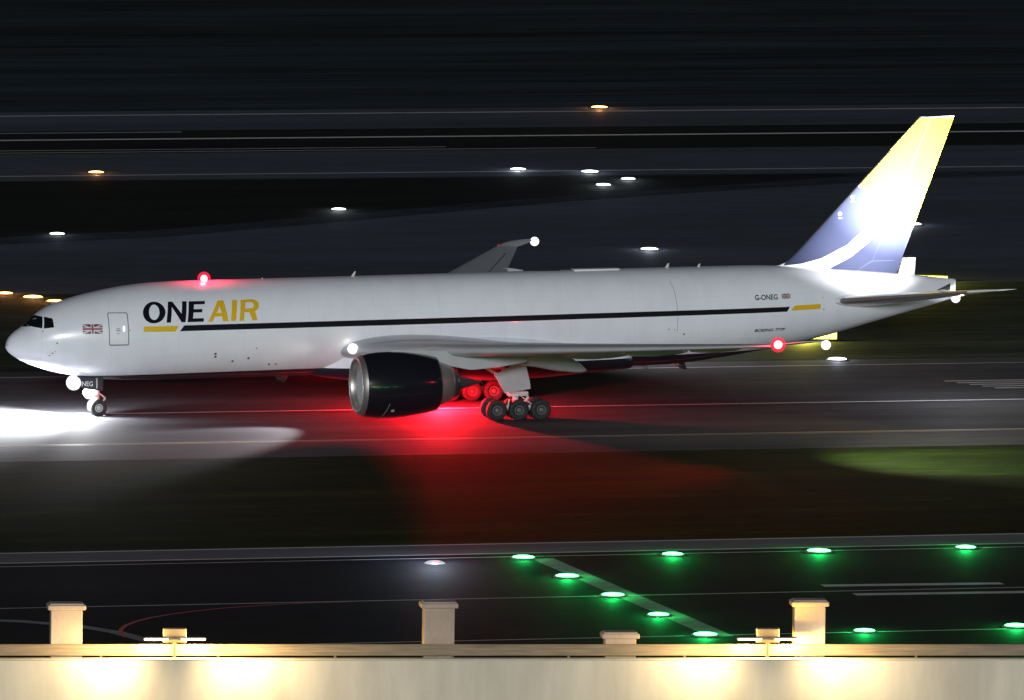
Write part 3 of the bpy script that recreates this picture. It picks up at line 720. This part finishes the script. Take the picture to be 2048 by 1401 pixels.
def zl(X, z): return z + (X - X0) * -PITCH        # height in the tilted frame of a point at world height z
for s in (-1, 1):
    bm = bmesh.new(); yc = s * 5.485
    tube(bm, (31.9 - X0, yc, 4.0), (31.77 - X0, yc, 1.5), .27); tube(bm, (31.77 - X0, yc, 1.75), (31.77 - X0, yc, .72), .19)
    tube(bm, (30.1 - X0, yc, .74), (33.45 - X0, yc, .70), .17)
    for d in (-1.448, 0, 1.448): tube(bm, (31.77 + d - X0, yc - .75, zl(31.77 + d, .66)), (31.77 + d - X0, yc + .75, zl(31.77 + d, .66)), .11)
    tube(bm, (32.15 - X0, yc, 1.9), (32.6 - X0, yc, 1.35), .08); tube(bm, (32.6 - X0, yc, 1.35), (32.1 - X0, yc, .85), .08)
    tube(bm, (31.8 - X0, yc, 2.4), (31.3 - X0, s * 3.4, 3.2), .13); tube(bm, (31.5 - X0, yc, 2.3), (29.4 - X0, yc, 3.6), .11)
    tube(bm, (31.3 - X0, yc - .2, 1.3), (31.2 - X0, yc - .25, .8), .04); tube(bm, (32.1 - X0, yc + .3, 1.5), (32.9 - X0, yc + .3, .9), .035)
    tube(bm, (31.2 - X0, yc + s * .3, 1.75), (32.5 - X0, yc + s * .3, 1.62), .06); box(bm, (31.9 - X0, yc, 1.62), (1.3, .55, .3), bev=.06)
    g = link('main_gear', bm, GEARM, jet); sharp(g, 40)
    for d in (-1.448, 0, 1.448):
        for e in (-1, 1): place_wheel(MW, g, (31.77 + d - X0, yc + e * .70, zl(31.77 + d, .66)))
    # strut door
    bm = bmesh.new()
    P = [(31.10, 3.40), (31.85, 4.0), (32.15, 3.75), (32.50, 2.42), (32.56, 1.98), (31.95, 1.90), (30.88, 1.72), (30.15, 2.95)]
    bmesh_pts = [[(x - X0, yc + s * (.62 + .10 * (z - 1.7)), z) for x, z in P], [(x - X0, yc + s * (.67 + .10 * (z - 1.7)), z) for x, z in P]]
    loft(bm, bmesh_pts); link('gear_door', bm, GREYP, g, smooth=False)
# nose gear
nx = 5.89
bm = bmesh.new()
tube(bm, (5.95 - X0, 0, 3.2), (nx - X0, 0, 1.35), .15); tube(bm, (nx - X0, 0, 1.5), (nx - X0, 0, zl(nx, .545)), .10)
tube(bm, (nx - X0, -.42, zl(nx, .545)), (nx - X0, .42, zl(nx, .545)), .07)
tube(bm, (nx + .18 - X0, 0, 1.75), (nx + .55 - X0, 0, 1.45), .055); tube(bm, (nx + .55 - X0, 0, 1.45), (nx + .15 - X0, 0, 1.0), .055)
tube(bm, (nx - X0, 0, 1.9), (4.7 - X0, 0, 3.0), .08); tube(bm, (nx - .05 - X0, -.25, 1.7), (nx - .05 - X0, .25, 1.7), .06)
box(bm, (nx - .12 - X0, 0, 1.62), (.35, .62, .22), bev=.05)
ng = link('nose_gear', bm, GEARM, jet); sharp(ng, 40)
for e in (-1, 1): place_wheel(NW, ng, (nx - X0, e * .36, zl(nx, .545)))
for s in (-1, 1):
    bm = bmesh.new(); P = [(4.42, 3.02), (6.15, 2.86), (6.10, 2.02), (5.35, 2.10), (4.42, 2.30)]
    loft(bm, [[(x - X0, s * (.62 + .06 * (3 - z)), z) for x, z in P], [(x - X0, s * (.66 + .06 * (3 - z)), z) for x, z in P]])
    nd = link('nose_gear_door', bm, DOORB, ng, smooth=False)
    if s < 0:
        bm = text_bm('ONEG', 1.0, .01)
        xa = min(q.co.x for q in bm.verts); xb = max(q.co.x for q in bm.verts); yb = max(q.co.y for q in bm.verts)
        for q in bm.verts:
            z = 2.36 + q.co.y / yb * .30 - (q.co.x - xa) / (xb - xa) * .04
            q.co = Vector((4.44 + (q.co.x - xa) / (xb - xa) * 1.02 - X0, -(.668 + .06 * (3 - z)), z))
        link('door_lettering', bm, FLAGW, nd)
        bm = bmesh.new(); box(bm, (5.72 - X0, -.70, 2.45), (.10, .02, .80)); link('door_edge_strip', bm, GREYP, nd)

# ------------------------------------------------------------------ aircraft lights
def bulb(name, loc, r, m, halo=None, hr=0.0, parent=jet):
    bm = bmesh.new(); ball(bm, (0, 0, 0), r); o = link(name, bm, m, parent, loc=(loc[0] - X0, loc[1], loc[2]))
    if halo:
        bm = bmesh.new(); ball(bm, (0, 0, 0), hr); link('lamp_halo', bm, halo, o)  # oversized glowing shell added as the bulb's halo
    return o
def L(x, y, z): return (x - X0, y, z)
bulb('beacon', (12.86, 0, 8.88), .22, E_RED, HALO_RED, .42)
lamp('beacon_light', 'POINT', L(12.86, 0, 9.35), 900, (1, .03, .08), jet, size=.15)
bulb('beacon', (28.4, 0, 1.95), .14, E_RED, HALO_RED, .22)
lamp('beacon_light', 'POINT', L(28.4, 0, 1.55), 27000, (1, .008, .018), jet, size=.2)
bulb('landing_lamp', (21.62, -3.62, 4.55), .24, E_WARM, HALO_WHITE, .34)
lamp('landing_light', 'SPOT', L(21.3, -3.75, 4.55), 300, (1, .95, .82), jet, (-1, .02, -.10), .12, 50, .9)
lamp('landing_light', 'SPOT', L(21.35, -3.95, 4.5), 19000, (.96, .97, 1), jet, (-16.6, -13.2, -4.5), .15, 45, .6)
bulb('landing_lamp', (21.62, 3.62, 4.55), .24, E_WARM)
bulb('landing_lamp', (4.28, -.45, 2.55), .34, E_WHITE, HALO_WHITE, .48, ng)
bulb('landing_lamp', (5.30, -.28, 1.82), .26, E_WHITE, HALO_WHITE, .36, ng); bulb('landing_lamp', (5.30, .28, 1.82), .26, E_WHITE, parent=ng)
bulb('landing_lamp', (5.55, -.10, 1.85), .24, E_WHITE, parent=ng)
lamp('landing_light', 'SPOT', L(4.9, -.25, 1.75), 300000, (.93, .96, 1), jet, (-1, -.05, -.22), .2, 135, .9)
lamp('landing_light', 'POINT', L(4.15, -.30, 2.2), 7000, (.95, .97, 1), jet, size=.2)
lamp('landing_light', 'POINT', L(4.95, -.12, 1.6), 3500, (.95, .97, 1), jet, size=.15)
bulb('navigation_lamp', (41.05, -31.45, 7.22), .26, E_RED, HALO_RED, .46)
lamp('navigation_light', 'SPOT', L(40.7, -31.75, 7.15), 9000, (1, .01, .01), jet, (-.80, -.22, -.45), .12, 80, .9)
lamp('navigation_light', 'POINT', L(40.6, -31.9, 7.3), 400, (1, .02, .05), jet, size=.2)
bulb('navigation_lamp', (41.05, 31.2, 7.22), .12, REDP)
bulb('navigation_lamp', (43.85, -32.3, 7.22), .20, E_WHITE, HALO_WHITE, .30)
bulb('navigation_lamp', (43.85, 32.3, 7.32), .20, E_WHITE, HALO_WHITE, .30)
lamp('navigation_light', 'SPOT', L(44.15, -32.35, 7.15), 22000, (1, .98, .84), jet, (1, .12, -.62), .3, 125, .9)
lamp('navigation_light', 'SPOT', L(44.15, 32.35, 7.25), 16000, (1, .92, .95), jet, (1, -.25, -.62), .3, 130, .9)
bulb('tail_lamp', (62.75, -.1, 6.32), .18, E_WHITE, HALO_WHITE, .30)
lamp('tail_light', 'POINT', L(63.15, -.2, 6.25), 1500, (.95, .98, 1), jet, size=.15)

# ================================================================== AIRFIELD LIGHTS
BASEM = mat('lamp_base_metal', (0.22, 0.20, 0.14), 0.5, metal=0.3)
def light_fixture(name, em, r, h):
    o = empty(name, (0, 0, 0))
    bm = bmesh.new(); revolve(bm, [(.009, r * 1.22), (h * .5, r * 1.16), (h * .75, r * 1.0), (h * .75, .001)], axis='Z', n=32); sharp(link('lamp_base', bm, BASEM, o), 40)
    bm = bmesh.new(); ball(bm, (0, 0, h * .75), r, sz=h / r * .8, u=28); link('lamp_lens', bm, em, o)
    return o
def copy_thing(o):
    c = o.copy(); COL.objects.link(c)
    for ch in o.children:
        d = ch.copy(); COL.objects.link(d); d.parent = c
    return c
def spread(proto, spots, labels, cat, group, power, col, lh):
    for i, ((x, y), lab) in enumerate(zip(spots, labels)):
        o = proto if i == 0 else copy_thing(proto)
        o.location = (x, y, 0); tag(o, lab, cat, group); q = .86 + .26 * random.random(); o.scale = (q, q, q)
        if power: lamp('lamp_glow', 'POINT', (0, 0, lh), power, col, o, size=.08)
greens = [(12.7, -74.0), (21.6, -73.9), (30.4, -73.8), (39.4, -73.4), (12.8, -82.6), (13.0, -91.0), (13.1, -99.5), (13.2, -108.0), (22.3, -107.8), (31.2, -107.2)]
glab = ['small green taxiway light at the far corner where both rows of green lights meet', 'green taxiway light on the far row, next after the corner light', 'green taxiway light on the far row, second from the right edge of the photo',
 'green taxiway light at the right hand end of the far row by the service road', 'green taxiway light on the pale slanting strip, first below the corner', 'green taxiway light in the middle of the pale slanting strip', 'green taxiway light on the pale slanting strip, last before the near corner',
 'green taxiway light at the near corner above the amber floodlights', 'green taxiway light on the near row beside the right concrete pillar', 'green taxiway light on the near row cut by the right edge of the photo']
spread(light_fixture('taxiway_light', E_GREEN, .66, .12), greens, glab, 'taxiway light', 'green taxiway lights on the near apron', 300, (.01, 1, .16), .30)
whites = [(31.4, 116.0), (57.2, 132.3), (80.1, 163.2), (85.2, 160.5), (86.5, 154.3), (83.1, 149.6), (71.9, 99.5), (97.3, 115.7), (62.8, 25.2)]
wlab = ['white airfield light alone above the jet nose at the left edge', 'white airfield light on the dark grass edge above the jet front half', 'white airfield light leftmost of the cluster of four near the far line',
 'white airfield light second of the cluster of four, just below the far line', 'white airfield light rightmost of the cluster of four', 'white airfield light lowest of the cluster of four', 'white airfield light between the jet far wingtip and the fin',
 'white airfield light just behind the rear edge of the fin', 'white airfield light on the taxiway far edge below the wingtip']
spread(light_fixture('airfield_light', E_BLUEW, .62, .12), whites, wlab, 'airfield light', 'white airfield lights behind the jet', 60, (.8, .9, 1), .35)
oranges = [(46.2, 164.2), (102.9, 218.2), (17.6, 74.4), (18.9, 71.5), (19.8, 68.7)]
olab = ['orange airfield light at the far taxiway line on the left', 'orange airfield light at the far runway edge, highest lamp in the photo', 'orange airfield light at the left edge of the photo above the jet nose', 'orange airfield light with red edge, middle of three by the jet nose', 'orange airfield light closest to the jet nose crown']
spread(light_fixture('airfield_light', E_ORANGE, .62, .12), oranges, olab, 'airfield light', 'orange airfield lights behind the jet', 90, (1, .4, .1), .35)
o = light_fixture('apron_light', emat('dim_cool_lamp', (.7, .8, 1), .5), .5, .12); o.location = (7.0, -75.6, 0)
tag(o, 'dim bluish apron lamp glowing on the dark apron above the middle pillar', 'apron light'); lamp('lamp_glow', 'POINT', (0, 0, 1.4), 700, (.7, .8, 1), o, size=.3)

# illuminated yellow guidance signs in the grass behind the tail
SIGNY = mat('sign_face', (0.8, 0.7, 0.1), 0.5, emit=(1.0, 0.92, 0.25), estr=2.0)
def sign(loc, w, h, lab, power):
    o = empty('guidance_sign', loc, (0, 0, R(-14))); tag(o, lab, 'airfield sign')
    bm = bmesh.new(); box(bm, (0, 0, .12 + h / 2), (w, .25, h), bev=.03); link('sign_housing', bm, DARKDOT, o)
    bm = bmesh.new(); box(bm, (0, -.135, .12 + h / 2), (w - .12, .02, h - .12)); link('sign_face', bm, SIGNY, o, smooth=False)
    for x in (-w * .35, w * .35):
        bm = bmesh.new(); tube(bm, (x, 0, 0), (x, 0, .13), .05); link('leg', bm, DMETAL, o)
    lamp('sign_glow', 'POINT', (0, -1.0, .7), power, (1, .9, .12), o, size=.2)
sign((64.2, 37.2, 0), 4.6, .55, 'lit yellow guidance sign on the grass showing under the rear fuselage', 900)
sign((84.6, 75.2, 0), 4.4, .34, 'lit yellow guidance sign on the grass just behind the tail cone', 1500)

# ================================================================== FOREGROUND: lit wall, pillars, floodlights
WA = R(-9.2); wdir = Vector((math.cos(WA), math.sin(WA), 0)); wn = Vector((-wdir.y, wdir.x, 0)); W0 = Vector((-6.19, -137.9, 0))
CREAM = mat('cream_render', (0.68, 0.61, 0.46), 0.8, noise=0.16, nscale=(0.45, 0.5, 0.10), bump=.15, bscale=6)
PILLAR = mat('pillar_concrete', (0.36, 0.30, 0.25), 0.85, noise=0.15, nscale=(1.2, 1.2, .8), bump=.2, bscale=8)
LEDGE = mat('ledge_metal', (0.22, 0.175, 0.11), 0.6, noise=0.35, nscale=(.5, .3, 9))
COPING = mat('coping_stone', (0.56, 0.52, 0.42), 0.8, noise=0.1, nscale=(1, 1, 1))
def wl(u, n=0, z=0): p = W0 + wdir * u + wn * n; return (p.x, p.y, z)
wall = empty('boundary_wall', wl(0), (0, 0, WA)); tag(wall, 'long cream rendered wall lit by amber lamps along the bottom edge', 'wall')
bm = bmesh.new(); box(bm, (0, .2, 1.53), (70, .4, 3.06)); link('wall_face', bm, CREAM, wall, smooth=False)
bm = bmesh.new(); box(bm, (0, .2, 3.10), (70, .5, .08), bev=.02); link('coping', bm, COPING, wall, smooth=False)
ledge = empty('metal_barrier', wl(0, 1.1), (0, 0, WA)); tag(ledge, 'dark horizontal metal barrier behind the cream wall, glowing by the lamps', 'barrier')
bm = bmesh.new()
box(bm, (0, 0, 3.42), (70, .06, .52), bev=.01); box(bm, (0, 0, 3.71), (70, .14, .07), bev=.02)
link('rail', bm, LEDGE, ledge, smooth=False)
for k in range(12):
    bm = bmesh.new(); box(bm, (-33 + 6 * k, .12, 1.86), (.12, .12, 3.72), bev=.02); link('post', bm, LEDGE, ledge, smooth=False)
def pillar(name, u, h, w_, lab, grp=None):
    o = empty(name, wl(u, 1.9), (0, 0, WA)); tag(o, lab, 'pillar', grp)
    bm = bmesh.new(); box(bm, (0, 0, (h - .3) / 2), (w_, .9, h - .3), bev=.04); link('shaft', bm, PILLAR, o, smooth=False)
    bm = bmesh.new(); box(bm, (0, 0, h - .17), (w_ + .34, 1.15, .26), bev=.06); box(bm, (0, 0, h - .02), (w_ + .1, .95, .10), bev=.03); link('cap', bm, PILLAR, o, smooth=False)
pillar('pillar', -22.75, 5.75, 1.62, 'amber lit concrete pillar with a cap at the left behind the cream wall', 'tall pillars behind the wall')
pillar('pillar', -3.65, 5.85, 1.58, 'dim grey brown concrete pillar with a cap in the middle behind the cream wall', 'tall pillars behind the wall')
pillar('pillar', 15.5, 5.95, 1.6, 'brown concrete pillar with a cap on the right beside the amber lamps', 'tall pillars behind the wall')
pillar('gate_pier', 5.72, 4.28, 1.6, 'short peach coloured pier with a banded top standing lower than the tall pillars')
def flood(u, lab, k):
    o = empty('floodlight_post', wl(u, .62), (0, 0, WA)); tag(o, lab, 'floodlight', 'amber floodlights behind the wall')
    bm = bmesh.new(); box(bm, (0, 0, 2.0), (.16, .16, 4.0), bev=.02); box(bm, (0, 0, 4.15), (3.0, .10, .08), bev=.02); link('mast', bm, DMETAL, o, smooth=False)
    bm = bmesh.new(); box(bm, (0, .05, 4.28), (1.2, .4, .75), bev=.05); link('control_box', bm, DMETAL, o, smooth=False)
    for x in (-.95, .95):
        bm = bmesh.new(); box(bm, (x, -.05, 4.10), (1.3, .34, .14), bev=.03); hd = link('lamp_head', bm, DMETAL, o, smooth=False)
        bm = bmesh.new(); box(bm, (x, -.235, 4.09), (1.2, .03, .09)); link('lamp_lens', bm, E_SOD, hd, smooth=False)
        lamp('lamp_glow', 'POINT', (x * 1.2, -.35, 3.95), 3000 * k, (1, .56, .10), o, size=.12)
        lamp('lamp_glow', 'SPOT', (x * 3.2, -2.6, 4.1), 1500 * k, (1, .78, .45), o, (x * .5, .8, -.7), .3, 170, 1.0)  # extra spot added ahead of the heads to brighten the wall face
flood(-17.3, 'amber twin floodlight on a mast near the left pillar', 1.25)
flood(13.2, 'amber twin floodlight on a mast beside the right pillar', 1.0)
